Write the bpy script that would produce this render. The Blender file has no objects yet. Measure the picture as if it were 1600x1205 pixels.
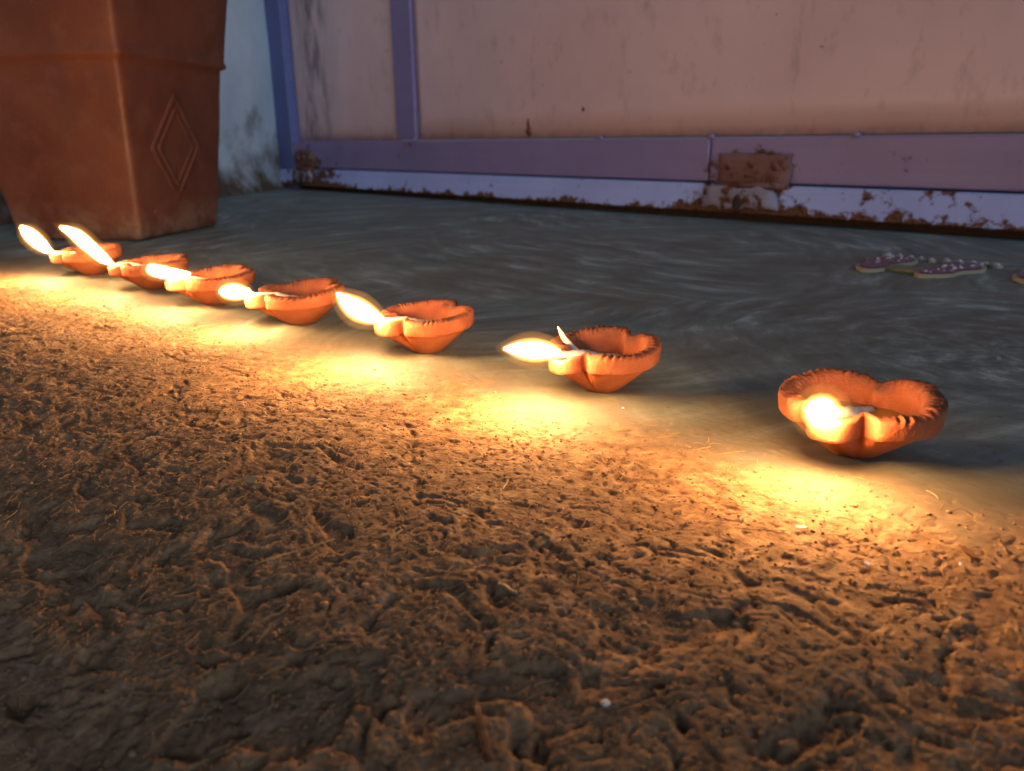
import bpy, bmesh, math, random
import numpy as np
from mathutils import Vector, Matrix
from mathutils import noise as mnoise

random.seed(7)
rng = np.random.default_rng(11)
scene = bpy.context.scene
COL = scene.collection
R = math.radians

# ------------------------------------------------------------------ camera
cam_d = bpy.data.cameras.new('camera')
cam_d.sensor_width = 36.0
cam_d.lens = 36.0 * 1202.0 / 1600.0
cam_d.clip_start = 0.005
cam_d.clip_end = 200.0
cam_d.dof.use_dof = True
cam_d.dof.focus_distance = 0.37
cam_d.dof.aperture_fstop = 13.5
cam = bpy.data.objects.new('camera', cam_d)
COL.objects.link(cam)
PITCH, ROLL = R(17.868), R(0.7)
cp, sp_, cr, sr = math.cos(PITCH), math.sin(PITCH), math.cos(ROLL), math.sin(ROLL)
fw = Vector((0, cp, -sp_)); up0 = Vector((0, sp_, cp)); rt0 = Vector((1, 0, 0))
rt = rt0 * cr - up0 * sr
up = up0 * cr + rt0 * sr
m = Matrix((rt, up, -fw)).transposed().to_4x4()
m.translation = Vector((0, 0, 0.13))
cam.matrix_world = m
scene.camera = cam

# ------------------------------------------------------------------ world, weak cool skylight after dusk
SUN_EL, SUN_AZ = R(20), R(150)      # azimuth measured from +Y clockwise
world = bpy.data.worlds.new('World'); scene.world = world
world.use_nodes = True
wn = world.node_tree
wn.nodes.clear()
sky = wn.nodes.new('ShaderNodeTexSky'); sky.sky_type = 'NISHITA'
sky.sun_disc = False; sky.sun_elevation = SUN_EL; sky.sun_rotation = SUN_AZ
bg = wn.nodes.new('ShaderNodeBackground'); bg.inputs['Strength'].default_value = 0.040
wo = wn.nodes.new('ShaderNodeOutputWorld')
tint = wn.nodes.new('ShaderNodeMix'); tint.data_type = 'RGBA'; tint.blend_type = 'MULTIPLY'
tint.inputs[0].default_value = 1.0; tint.inputs[7].default_value = (0.70, 0.84, 1.12, 1)   # deep dusk blue
wn.links.new(sky.outputs[0], tint.inputs[6]); wn.links.new(tint.outputs[2], bg.inputs[0]); wn.links.new(bg.outputs[0], wo.inputs[0])
sun_d = bpy.data.lights.new('sun', 'SUN'); sun_d.energy = 0.74; sun_d.angle = R(25); sun_d.color = (0.50, 0.72, 1.0)
sun = bpy.data.objects.new('sun', sun_d); COL.objects.link(sun)
sd = Vector((math.sin(SUN_AZ) * math.cos(SUN_EL), math.cos(SUN_AZ) * math.cos(SUN_EL), math.sin(SUN_EL)))
sun.rotation_euler = sd.to_track_quat('Z', 'Y').to_euler()
sun.location = (1.5, -1, 2)

scene.view_settings.view_transform = 'Standard'
scene.view_settings.look = 'None'
scene.view_settings.exposure = 0.0
scene.view_settings.gamma = 1.0
scene.view_settings.use_curve_mapping = False
scene.render.engine = 'CYCLES'
scene.cycles.use_denoising = True
scene.cycles.max_bounces = 4
scene.cycles.transparent_max_bounces = 40
scene.cycles.use_adaptive_sampling = True
scene.cycles.adaptive_threshold = 0.02
scene.cycles.sample_clamp_indirect = 4.0
scene.cycles.caustics_reflective = False
scene.cycles.caustics_refractive = False
FLAME = 480.0                      # radiance of the flames

# ------------------------------------------------------------------ helpers
def link(name, me, mat=None, parent=None):
    o = bpy.data.objects.new(name, me)
    COL.objects.link(o)
    if mat is not None and me is not None:
        me.materials.clear(); me.materials.append(mat)
    if parent is not None:
        o.parent = parent
    return o

def tag(o, label=None, cat=None, group=None, kind=None):
    if label: o['label'] = label
    if cat: o['category'] = cat
    if group: o['group'] = group
    if kind: o['kind'] = kind
    return o

def empty(name, loc, rz=0.0):
    o = bpy.data.objects.new(name, None); COL.objects.link(o)
    o.empty_display_size = 0.02
    o.location = loc; o.rotation_euler = (0, 0, rz)
    return o

def smooth(me, on=True):
    me.polygons.foreach_set('use_smooth', [on] * len(me.polygons))

def bm_obj(name, bm, mat, parent=None, sm=False):
    me = bpy.data.meshes.new(name)
    bmesh.ops.recalc_face_normals(bm, faces=bm.faces)
    bm.to_mesh(me); bm.free()
    if sm: smooth(me)
    return link(name, me, mat, parent)

def bm_box(bm, x0, x1, y0, y1, z0, z1, bev=0.0, seg=2):
    vs = [bm.verts.new((x, y, z)) for x in (x0, x1) for y in (y0, y1) for z in (z0, z1)]
    idx = [(0, 1, 3, 2), (4, 6, 7, 5), (0, 4, 5, 1), (2, 3, 7, 6), (0, 2, 6, 4), (1, 5, 7, 3)]
    fs = [bm.faces.new([vs[i] for i in f]) for f in idx]
    if bev > 0:
        es = list({e for f in fs for e in f.edges})
        bmesh.ops.bevel(bm, geom=es, offset=bev, segments=seg, affect='EDGES', profile=0.6)

def box_obj(name, b, mat, parent=None, bev=0.0015):
    bm = bmesh.new(); bm_box(bm, *b, bev=bev)
    return bm_obj(name, bm, mat, parent)

def grid_mesh(name, V, closed_u=True):
    """V: array (rings, n, 3) -> quads between rings"""
    nr, n, _ = V.shape
    me = bpy.data.meshes.new(name)
    faces = []
    for i in range(nr - 1):
        for j in range(n if closed_u else n - 1):
            k = (j + 1) % n
            faces.append((i * n + j, i * n + k, (i + 1) * n + k, (i + 1) * n + j))
    me.from_pydata(V.reshape(-1, 3).tolist(), [], faces)
    return me

# numpy gradient noise ------------------------------------------------
_perm = rng.permutation(512); _ang = rng.uniform(0, 2 * np.pi, 512)
_gx, _gy = np.cos(_ang), np.sin(_ang)
def pnoise(x, y):
    xi = np.floor(x).astype(int); yi = np.floor(y).astype(int)
    xf = x - xi; yf = y - yi
    u = xf * xf * xf * (xf * (xf * 6 - 15) + 10); v = yf * yf * yf * (yf * (yf * 6 - 15) + 10)
    def g(ix, iy, fx, fy):
        h = _perm[(_perm[ix & 511] + iy) & 511]
        return _gx[h] * fx + _gy[h] * fy
    n00 = g(xi, yi, xf, yf); n10 = g(xi + 1, yi, xf - 1, yf)
    n01 = g(xi, yi + 1, xf, yf - 1); n11 = g(xi + 1, yi + 1, xf - 1, yf - 1)
    a = n00 + u * (n10 - n00); b = n01 + u * (n11 - n01)
    return (a + v * (b - a)) * 1.5
def sstep(a, b, x):
    t = np.clip((x - a) / (b - a), 0, 1); return t * t * (3 - 2 * t)

# the row of lamps runs along e_s; e_d points from the row to the rough side (towards the viewer)
ROW0 = np.array([0.1501, 0.3068])
ES = np.array([-0.769, 0.639]); ED = np.array([-0.639, -0.769])
def to_sd(x, y):
    return ((x - ROW0[0]) * ES[0] + (y - ROW0[1]) * ES[1], (x - ROW0[0]) * ED[0] + (y - ROW0[1]) * ED[1])

def rough_mask(s, d):
    w = 0.016 * pnoise(s * 22 + 3.1, d * 22 + 8.2) + 0.008 * pnoise(s * 70, d * 70)
    return sstep(0.005, 0.095, d + w)

def ground_h(x, y):
    s, d = to_sd(x, y)
    mk = rough_mask(s, d)
    far = sstep(0.03, 0.30, d)
    # shoulder: the plaster rounds off slowly towards the viewer
    z = -0.70 * np.clip(d - 0.13, 0, 0.15) ** 2 - 0.20 * np.clip(d - 0.27, 0, 3)
    z = z + 0.0012 * pnoise(s * 9, d * 9) * sstep(-0.1, 0.05, d) * (0.3 + mk)
    wx = 0.010 * pnoise(s * 40 + 7, d * 40); wy = 0.010 * pnoise(s * 40, d * 40 + 19)
    a = pnoise((s + wx) * 55, (d + wy) * 75)
    b = pnoise((s + wx) * 120 + 31, (d + wy) * 170 + 5)
    c = pnoise((s + wx * .6) * 270 + 11, (d + wy * .6) * 360)
    e = pnoise(s * 620 + 3, d * 700 + 3)
    g = pnoise((s + wx * 2) * 24 + 5, (d + wy * 2) * 34 + 2)
    hollow = -sstep(0.18, 0.42, -(g + 0.35 * b)) * (0.0003 + 0.0012 * far)
    pits = -sstep(0.30, 0.52, -(a * 0.75 + 0.55 * b + 0.2 * c)) * (0.0006 + 0.0008 * far)
    pits2 = -np.clip(-(c * 0.9 + 0.4 * e) - 0.34, 0, 1) * 0.0022
    q1 = pnoise((s * 0.8 + d * 0.6) * 330 + 40 * wx, (d * 0.8 - s * 0.6) * 1100 + 40 * wy)
    q2 = pnoise((s * 0.9 - d * 0.45) * 1000 + 30 * wy, (d * 0.9 + s * 0.45) * 300 + 9)
    fibr = np.maximum(1 - np.abs(q1) * 2.4, 1 - np.abs(q2) * 2.4)
    f2 = pnoise(s * 1150 + 3, d * 1250 + 9)
    rel = 0.0004 * g + 0.00024 * a + 0.00020 * b + 0.00020 * c + 0.00027 * e + 0.00015 * fibr + 0.00030 * f2
    pits = pits + hollow
    z = z + mk * (rel * (0.80 + 0.30 * far) + pits + pits2) + (1 - mk) * 0.00012 * (b + c)
    return z

def gh(x, y):
    return float(ground_h(np.array([x]), np.array([y]))[0])

# ------------------------------------------------------------------ materials
class NT:
    def __init__(self, name):
        self.mat = bpy.data.materials.new(name); self.mat.use_nodes = True
        self.t = self.mat.node_tree; self.t.nodes.clear()
        self.out = self.t.nodes.new('ShaderNodeOutputMaterial')
    def n(self, typ, ins=None, **kw):
        nd = self.t.nodes.new(typ)
        for k, v in kw.items(): setattr(nd, k, v)
        for k, v in (ins or {}).items(): self.set(nd, k, v)
        return nd
    def set(self, nd, k, v):
        if isinstance(v, bpy.types.NodeSocket): self.t.links.new(v, nd.inputs[k])
        elif isinstance(v, bpy.types.Node): self.t.links.new(v.outputs[0], nd.inputs[k])
        else: nd.inputs[k].default_value = v
    def coord(self, which='Object'):
        return self.n('ShaderNodeTexCoord').outputs[which]
    def mapping(self, vec, scale=(1, 1, 1), loc=(0, 0, 0), rot=(0, 0, 0)):
        return self.n('ShaderNodeMapping', {'Vector': vec, 'Scale': scale, 'Location': loc, 'Rotation': rot}).outputs[0]
    def noise(self, vec, scale, detail=4, rough=0.55, dist=0.0):
        return self.n('ShaderNodeTexNoise', {'Vector': vec, 'Scale': scale, 'Detail': detail, 'Roughness': rough, 'Distortion': dist}).outputs['Fac']
    def math(self, op, a, b=0.0, c=None, clamp=False):
        nd = self.n('ShaderNodeMath', {0: a, 1: b}, operation=op, use_clamp=clamp)
        if c is not None: self.set(nd, 2, c)
        return nd.outputs[0]
    def ramp(self, fac, stops):
        nd = self.n('ShaderNodeValToRGB', {'Fac': fac})
        cr_ = nd.color_ramp
        while len(cr_.elements) < len(stops): cr_.elements.new(0.5)
        for el, (p, c) in zip(cr_.elements, stops):
            el.position = p
            el.color = (c, c, c, 1) if isinstance(c, (int, float)) else (*c, 1)
        return nd.outputs[0]
    def mix(self, fac, a, b, mode='MIX'):
        nd = self.n('ShaderNodeMix', data_type='RGBA', blend_type=mode)
        self.set(nd, 0, fac)
        for i, v in ((6, a), (7, b)):
            self.set(nd, i, (*v, 1) if isinstance(v, tuple) else v)
        return nd.outputs[2]
    def bump(self, h, strength, dist, normal=None):
        nd = self.n('ShaderNodeBump', {'Height': h, 'Strength': strength, 'Distance': dist})
        if normal is not None: self.set(nd, 'Normal', normal)
        return nd.outputs[0]
    def done(self, color, rough=0.8, normal=None, spec=0.3, **kw):
        p = self.n('ShaderNodeBsdfPrincipled', {'Base Color': (*color, 1) if isinstance(color, tuple) else color,
                                               'Roughness': rough, 'Specular IOR Level': spec})
        if normal is not None: self.set(p, 'Normal', normal)
        for k, v in kw.items(): self.set(p, k.replace('_', ' '), v)
        self.t.links.new(p.outputs[0], self.out.inputs[0])
        return self.mat

def mat_ground():
    t = NT('mud_plaster')
    P = t.coord()
    at = t.n('ShaderNodeAttribute', attribute_name='rough').outputs['Fac']
    sep = t.n('ShaderNodeSeparateXYZ', {0: P})
    def swirl(cx, cy, fr, fa, off):
        x = t.math('SUBTRACT', sep.outputs[0], cx); y = t.math('SUBTRACT', sep.outputs[1], cy)
        wob = t.math('MULTIPLY', t.math('SUBTRACT', t.noise(P, 9.0, 3), 0.5), 0.035)
        r = t.math('ADD', t.math('SQRT', t.math('ADD', t.math('MULTIPLY', x, x), t.math('MULTIPLY', y, y))), wob)
        th = t.math('ARCTAN2', y, x)
        v = t.n('ShaderNodeCombineXYZ', {0: t.math('MULTIPLY', r, fr), 1: t.math('MULTIPLY', th, fa), 2: off}).outputs[0]
        return t.noise(v, 1.0, 6, 0.66, 0.25)
    s1 = swirl(0.30, 0.46, 60, 3.0, 0.0)
    s2 = swirl(-0.10, 0.98, 42, 4.0, 4.0)
    s3 = swirl(0.9, 1.5, 42, 12.0, 9.0)
    mk = t.ramp(t.noise(P, 3.2, 2), [(0.42, 0.0), (0.58, 1.0)])
    mk2 = t.ramp(t.noise(t.mapping(P, loc=(5, 3, 1)), 2.6, 2), [(0.45, 0.0), (0.6, 1.0)])
    sw = t.mix(mk2, t.mix(mk, s1, s2), s3)
    blot = t.noise(P, 9, 4, 0.6)
    plas = t.ramp(sw, [(0.34, (0.115, 0.138, 0.110)), (0.48, (0.178, 0.212, 0.178)), (0.56, (0.240, 0.290, 0.250)), (0.67, (0.44, 0.52, 0.47))])
    plas = t.mix(t.math('MULTIPLY', t.ramp(blot, [(0.42, 0.0), (0.62, 1.0)]), 0.55), plas, (0.150, 0.132, 0.100))
    grit = t.ramp(t.noise(P, 260, 3, 0.6), [(0.30, 1.0), (0.37, 0.0)])
    plas = t.mix(t.math('MULTIPLY', grit, 0.6), plas, (0.05, 0.042, 0.03))
    # rough mud in front
    n1 = t.noise(t.mapping(P, scale=(1, 1, 1)), 120, 6, 0.65)
    n2 = t.noise(P, 22, 4, 0.6)
    mud = t.ramp(n1, [(0.32, (0.120, 0.060, 0.028)), (0.50, (0.265, 0.142, 0.066)), (0.66, (0.43, 0.255, 0.125))])
    mud = t.mix(t.ramp(n2, [(0.40, 0.0), (0.62, 0.6)]), mud, (0.17, 0.095, 0.048))
    dimmed_plas = t.mix(0.7, plas, (0.100, 0.066, 0.037))  # plaster darkened along the lamp row to tone down the light pools
    zone = t.ramp(t.math('ADD', at, t.math('MULTIPLY', t.math('SUBTRACT', t.noise(P, 45, 4), 0.5), 0.5)), [(0.10, 0.0), (0.85, 1.0)])
    near = t.n('ShaderNodeAttribute', attribute_name='apron').outputs['Fac']
    base = t.mix(near, plas, dimmed_plas)
    col = t.mix(zone, base, mud)
    fine = t.noise(P, 700, 5, 0.7)
    fib = t.noise(t.mapping(P, scale=(260, 900, 400), rot=(0, 0, 0.5)), 1.0, 4, 0.6, 1.2)
    hh = t.math('ADD', t.math('MULTIPLY', fine, 0.6), t.math('MULTIPLY', fib, 0.8))
    b2 = t.bump(hh, t.math('ADD', t.math('MULTIPLY', at, 0.55), 0.10), 0.0009)
    return t.done(col, t.math('ADD', t.math('MULTIPLY', at, 0.25), 0.62), b2, 0.28)

def mat_terracotta(name='fired_clay', c1=(0.25, 0.063, 0.021), c2=(0.36, 0.110, 0.042), bump=0.0009, seed=0.0, soot=False):
    t = NT(name)
    P = t.coord()
    n = t.noise(t.mapping(P, loc=(seed, seed, 0)), 60, 5, 0.6)
    f = t.noise(P, 900, 3, 0.6)
    col = t.mix(t.ramp(n, [(0.35, 0.0), (0.66, 1.0)]), c1, c2)
    speck = t.ramp(t.noise(P, 420, 2), [(0.70, 0.0), (0.76, 1.0)])
    col = t.mix(t.math('MULTIPLY', speck, 0.5), col, (0.10, 0.04, 0.02))
    chalk = t.ramp(t.noise(t.mapping(P, loc=(3, 1, 2)), 130, 5, 0.7), [(0.56, 0.0), (0.72, 0.55)])
    col = t.mix(chalk, col, (0.34, 0.14, 0.075))
    if soot:   # burnt edge where wicks have scorched the rim
        at = t.n('ShaderNodeAttribute', attribute_name='burn').outputs['Fac']
        k = t.math('MULTIPLY', at, t.ramp(t.noise(P, 160, 4), [(0.33, 0.25), (0.6, 0.95)]))
        col = t.mix(k, col, (0.085, 0.035, 0.025))
    hgt = t.math('ADD', n, t.math('MULTIPLY', f, 0.5))
    return t.done(col, 0.72, t.bump(hgt, 0.85, bump), 0.25)

def mat_planter():
    t = NT('planter_terracotta')
    P = t.coord()
    n = t.noise(P, 9, 5, 0.62); n2 = t.noise(P, 34, 5, 0.65)
    col = t.mix(t.ramp(n, [(0.35, 0.0), (0.65, 1.0)]), (0.088, 0.027, 0.014), (0.128, 0.041, 0.022))
    col = t.mix(t.ramp(n2, [(0.50, 0.0), (0.70, 0.7)]), col, (0.135, 0.055, 0.032))
    sep = t.n('ShaderNodeSeparateXYZ', {0: P})
    dust = t.math('MULTIPLY', t.ramp(sep.outputs[2], [(0.0, 1.0), (0.055, 0.0)]), t.ramp(n2, [(0.38, 0.0), (0.6, 0.8)]))
    col = t.mix(dust, col, (0.21, 0.15, 0.105))
    wat = t.ramp(t.noise(t.mapping(P, scale=(22, 22, 5)), 1.0, 5, 0.65), [(0.52, 0.0), (0.68, 0.6)])
    col = t.mix(wat, col, (0.075, 0.036, 0.024))
    scratch = t.ramp(t.noise(t.mapping(P, scale=(40, 40, 260), rot=(0.3, 0.5, 0)), 1.0, 2, 0.5, 2.0), [(0.72, 0.0), (0.78, 0.5)])
    col = t.mix(scratch, col, (0.30, 0.16, 0.10))
    return t.done(col, 0.55, t.bump(t.math('ADD', n2, t.noise(P, 220, 3)), 0.35, 0.0012), 0.35)

def mat_paint(name, base, dark, rust=0.0, rough=0.5, edge=None, streak=0.25, specks=0.3, bump=0.0006, spec=0.4, patches=()):
    """painted sheet steel; rust = amount of rust blooms, edge = (z0, z1) band in which rust gathers"""
    t = NT(name)
    P = t.coord()
    n = t.noise(P, 5.0, 4, 0.6); n2 = t.noise(P, 46, 5, 0.66)
    st = t.noise(t.mapping(P, scale=(3.0, 8, 60)), 1.0, 4, 0.6)
    col = t.mix(t.ramp(n, [(0.35, 0.0), (0.65, 1.0)]), base, dark)
    col = t.mix(t.math('MULTIPLY', t.ramp(st, [(0.5, 0.0), (0.7, 1.0)]), streak), col, tuple(c * 0.72 for c in dark))
    sk = t.ramp(t.noise(P, 120, 2, 0.5), [(0.735, 0.0), (0.77, 1.0)])
    col = t.mix(t.math('MULTIPLY', sk, specks), col, (0.10, 0.055, 0.045))
    hgt = n2
    if rust > 0:
        v = t.math('ADD', n2, t.math('MULTIPLY', t.math('SUBTRACT', n, 0.5), 0.5))
        if edge:
            sep = t.n('ShaderNodeSeparateXYZ', {0: P})
            e = t.n('ShaderNodeMapRange', {'Value': sep.outputs[2], 'From Min': edge[0], 'From Max': edge[1], 'To Min': 0.24, 'To Max': 0.0}).outputs[0]
            v = t.math('ADD', v, e)
        for (px, pz, rx, rz_, am) in patches:
            sp3 = t.n('ShaderNodeSeparateXYZ', {0: P})
            ex = t.math('DIVIDE', t.math('SUBTRACT', sp3.outputs[0], px), rx); ez = t.math('DIVIDE', t.math('SUBTRACT', sp3.outputs[2], pz), rz_)
            fall = t.math('SUBTRACT', 1.0, t.math('ADD', t.math('MULTIPLY', ex, ex), t.math('MULTIPLY', ez, ez)), clamp=True)
            v = t.math('ADD', v, t.math('MULTIPLY', fall, am))
        rm = t.ramp(v, [(0.72 - rust, 0.0), (0.80 - rust, 1.0)])
        rc = t.ramp(t.noise(P, 190, 4), [(0.35, (0.055, 0.022, 0.012)), (0.65, (0.21, 0.085, 0.035))])
        col = t.mix(rm, col, rc)
        hgt = t.math('ADD', n2, t.math('MULTIPLY', rm, 0.8))
        rough = t.math('ADD', t.math('MULTIPLY', rm, 0.4), rough)
    return t.done(col, rough, t.bump(hgt, 0.35, bump), spec)

def mat_panel():
    t = NT('door_panel_paint')
    P = t.coord()
    n = t.noise(P, 4.0, 4, 0.6); n2 = t.noise(P, 40, 5, 0.65)
    col = t.mix(t.ramp(n, [(0.35, 0.0), (0.68, 1.0)]), (0.78, 0.56, 0.55), (0.68, 0.48, 0.48))
    # tall brown water stain on the hinge side
    sep = t.n('ShaderNodeSeparateXYZ', {0: P})
    vx = t.math('ADD', sep.outputs[0], t.math('MULTIPLY', t.math('SUBTRACT', t.noise(t.mapping(P, scale=(9, 9, 5)), 1.0, 3), 0.5), 0.22))
    band = t.math('SUBTRACT', 1.0, t.math('MULTIPLY', t.math('ABSOLUTE', t.math('SUBTRACT', vx, 0.225)), 10.0), clamp=True)
    stn = t.math('MULTIPLY', band, t.ramp(t.noise(t.mapping(P, scale=(38, 38, 9)), 1.0, 4, 0.6), [(0.40, 0.0), (0.60, 0.85)]))
    col = t.mix(stn, col, (0.12, 0.07, 0.05))
    sk = t.ramp(t.noise(P, 75, 2, 0.5), [(0.745, 0.0), (0.78, 0.7)])
    col = t.mix(sk, col, (0.20, 0.10, 0.08))
    scf = t.ramp(t.noise(t.mapping(P, scale=(30, 30, 14)), 1.0, 5, 0.7), [(0.56, 0.0), (0.72, 0.5)])
    col = t.mix(scf, col, (0.42, 0.28, 0.26))
    low_band = t.n('ShaderNodeMapRange', {'Value': sep.outputs[2], 'From Min': 0.120, 'From Max': 0.145, 'To Min': 0.75, 'To Max': 0.0}).outputs[0]  # panel turns browner towards its bottom edge
    col = t.mix(t.math('MULTIPLY', low_band, t.ramp(n2, [(0.3, 0.2), (0.6, 1.0)])), col, (0.20, 0.11, 0.07))
    rg = t.math('ADD', t.math('MULTIPLY', n2, 0.25), 0.30)
    return t.done(col, rg, t.bump(t.math('ADD', n, t.math('MULTIPLY', n2, 0.4)), 0.25, 0.0012), 0.45)

def mat_wall():
    t = NT('limewashed_wall')
    P = t.coord()
    n = t.noise(P, 7, 5, 0.62); n2 = t.noise(P, 60, 5, 0.66)
    col = t.mix(t.ramp(n, [(0.35, 0.0), (0.65, 1.0)]), (0.58, 0.68, 0.74), (0.48, 0.57, 0.63))
    sep = t.n('ShaderNodeSeparateXYZ', {0: P})
    v = t.math('ADD', t.n('ShaderNodeMapRange', {'Value': sep.outputs[2], 'From Min': 0.0, 'From Max': 0.26, 'To Min': 0.30, 'To Max': -0.15}).outputs[0],
               t.noise(t.mapping(P, scale=(9, 9, 9)), 1.0, 5, 0.62))
    col = t.mix(t.ramp(v, [(0.50, 0.0), (0.80, 1.0)]), col, (0.115, 0.075, 0.050))
    sk = t.ramp(n2, [(0.66, 0.0), (0.75, 0.5)])
    col = t.mix(sk, col, (0.24, 0.25, 0.24))
    return t.done(col, 0.85, t.bump(t.math('ADD', n, n2), 0.5, 0.002), 0.2)

def mat_plain(name, c, rough=0.8, var=0.2, scale=200, bump=0.0003, spec=0.3, **kw):
    t = NT(name)
    P = t.coord()
    n = t.noise(P, scale, 4, 0.6)
    col = t.mix(n, tuple(v * (1 - var) for v in c), tuple(min(1, v * (1 + var)) for v in c))
    return t.done(col, rough, t.bump(n, 0.5, bump), spec, **kw)

def mat_flame():
    t = NT('oil_flame')
    at = t.n('ShaderNodeAttribute', attribute_name='along').outputs['Fac']
    col = t.ramp(at, [(0.0, (0.10, 0.25, 1.0)), (0.07, (0.35, 0.35, 0.7)), (0.20, (1.0, 0.55, 0.21)), (1.0, (1.0, 0.50, 0.17))])
    st = t.ramp(at, [(0.0, 0.0012), (0.06, 0.003), (0.15, 1.0), (0.85, 0.9), (1.0, 0.25)])
    e = t.n('ShaderNodeEmission', {'Color': col, 'Strength': t.math('MULTIPLY', st, FLAME)})
    t.t.links.new(e.outputs[0], t.out.inputs[0])
    return t.mat

def mat_halo(strength):  # added emissive volume shell imitating lens bloom around a flame
    t = NT('flame_halo_glow')
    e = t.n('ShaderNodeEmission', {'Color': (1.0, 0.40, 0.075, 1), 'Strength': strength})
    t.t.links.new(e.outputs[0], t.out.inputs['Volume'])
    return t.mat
M_HALO = [(1.15, 0.0004, mat_halo(900.0)), (1.35, 0.0010, mat_halo(170.0)), (1.7, 0.0030, mat_halo(16.0))]
M_GROUND = mat_ground()
M_CLAY = mat_terracotta('lamp_clay', soot=True)
M_PLANTER = mat_planter()
M_PANEL = mat_panel()
M_RAIL = mat_paint('lilac_rail_paint', (0.30, 0.24, 0.44), (0.25, 0.20, 0.38), rust=0.035, rough=0.42, patches=((1.50, 0.078, 0.11, 0.045, 0.42), (0.19, 0.075, 0.10, 0.05, 0.25)))
M_STILE = mat_paint('violet_stile_paint', (0.27, 0.22, 0.43), (0.23, 0.19, 0.37), rust=0.0, rough=0.45)
M_JAMB = mat_paint('blue_jamb_paint', (0.15, 0.17, 0.38), (0.12, 0.135, 0.31), rust=0.02, rough=0.5)
M_SILL = mat_paint('pale_blue_sill_paint', (0.46, 0.54, 0.92), (0.38, 0.45, 0.80), rust=0.085, rough=0.45, edge=(0.012, 0.030), specks=0.8, patches=((1.49, 0.03, 0.14, 0.06, 0.40), (0.20, 0.03, 0.16, 0.06, 0.25), (1.75, 0.04, 0.12, 0.05, 0.05)))
M_RUST = mat_paint('rusted_steel', (0.25, 0.125, 0.11), (0.15, 0.065, 0.045), rust=0.22, rough=0.75, bump=0.002)
M_WALL = mat_wall()
M_SHADOWDIRT = mat_plain('shadow_dirt', (0.055, 0.036, 0.026), 0.95, 0.4, 60)  # dark dirt tone that also carries the shade of the door gaps
M_FLAME = mat_flame()
M_WICK = mat_plain('oiled_cotton', (0.70, 0.61, 0.46), 0.7, 0.15, 800)
M_CHAR = mat_plain('charred_cotton', (0.02, 0.017, 0.015), 0.9, 0.3, 800)
M_OIL = mat_plain('lamp_oil', (0.34, 0.17, 0.055), 0.08, 0.05, 50, 0.0, 0.5)
M_STRAW = mat_plain('dry_straw', (0.36, 0.25, 0.115), 0.7, 0.35, 90)
M_FIBRE = mat_plain('mud_fibre', (0.34, 0.20, 0.09), 0.8, 0.4, 60)
M_CRUMB = mat_plain('mud_crumb', (0.25, 0.145, 0.07), 0.9, 0.4, 150)
M_WHITE = mat_plain('pale_flake', (0.72, 0.69, 0.62), 0.6, 0.1, 300)
M_LEAF = mat_plain('dry_leaf', (0.27, 0.12, 0.04), 0.7, 0.3, 200)
M_TWIG = mat_plain('brown_twig', (0.085, 0.035, 0.018), 0.8, 0.4, 300, 0.001)
M_SOIL = mat_plain('pot_soil', (0.06, 0.04, 0.025), 0.95, 0.4, 60, 0.004)
M_CREAM = mat_plain('cream_edge', (0.36, 0.32, 0.21), 0.45, 0.1, 200)
M_MAROON = mat_plain('maroon_lacquer', (0.12, 0.014, 0.032), 0.25, 0.25, 300, 0.0003, 0.5)
M_BEAD = mat_plain('silver_bead', (0.42, 0.45, 0.56), 0.18, 0.05, 300, 0.0, 0.7, Metallic=0.35)
M_BEADW = mat_plain('white_bead', (0.55, 0.53, 0.58), 0.25, 0.05, 300, 0.0, 0.6)
M_GREEN = mat_plain('green_lacquer', (0.15, 0.17, 0.085), 0.35, 0.2, 200)

# ------------------------------------------------------------------ floor: one sheet, smooth plaster behind, rough mud in front
def spaced(segs):
    out = [segs[0][0]]
    for a, b, h0, h1 in segs:
        x = out[-1]; L = b - a
        while x < b - 1e-6:
            h = h0 + (h1 - h0) * min(1, max(0, (x - a) / L))
            x = min(b, x + h); out.append(x)
    return np.array(out)
gs = spaced([(-4.0, -0.6, 0.3, 0.03), (-0.6, -0.17, 0.03, 0.0015), (-0.17, 0.30, 0.00066, 0.00066), (0.30, 0.95, 0.00066, 0.003), (0.95, 1.6, 0.003, 0.05), (1.6, 5.0, 0.05, 0.35)])
gd = spaced([(-5.0, -2.0, 0.3, 0.10), (-2.0, -0.4, 0.10, 0.006), (-0.4, 0.0, 0.006, 0.002), (0.0, 0.315, 0.00066, 0.00066), (0.315, 0.5, 0.00066, 0.03), (0.5, 4.0, 0.02, 0.35)])
SS, DD = np.meshgrid(gs, gd, indexing='ij')
GX = ROW0[0] + SS * ES[0] + DD * ED[0]; GY = ROW0[1] + SS * ES[1] + DD * ED[1]
GZ = ground_h(GX.ravel(), GY.ravel()).reshape(SS.shape)
ns, nd_ = SS.shape
me = bpy.data.meshes.new('mud_floor')
co = np.stack([GX, GY, GZ], -1).reshape(-1, 3).astype(np.float32)
me.vertices.add(len(co)); me.vertices.foreach_set('co', co.ravel())
idx = np.arange(ns * nd_).reshape(ns, nd_)
q = np.stack([idx[:-1, :-1], idx[:-1, 1:], idx[1:, 1:], idx[1:, :-1]], -1).reshape(-1, 4)
me.loops.add(q.size); me.polygons.add(len(q))
me.loops.foreach_set('vertex_index', q.ravel().astype(np.int32))
me.polygons.foreach_set('loop_start', np.arange(0, q.size, 4, dtype=np.int32))
me.polygons.foreach_set('use_smooth', np.ones(len(q), dtype=bool))
me.update(calc_edges=True)
RM = rough_mask(SS.ravel(), DD.ravel())
at = me.attributes.new('rough', 'FLOAT', 'POINT'); at.data.foreach_set('value', RM.astype(np.float32))
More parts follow.
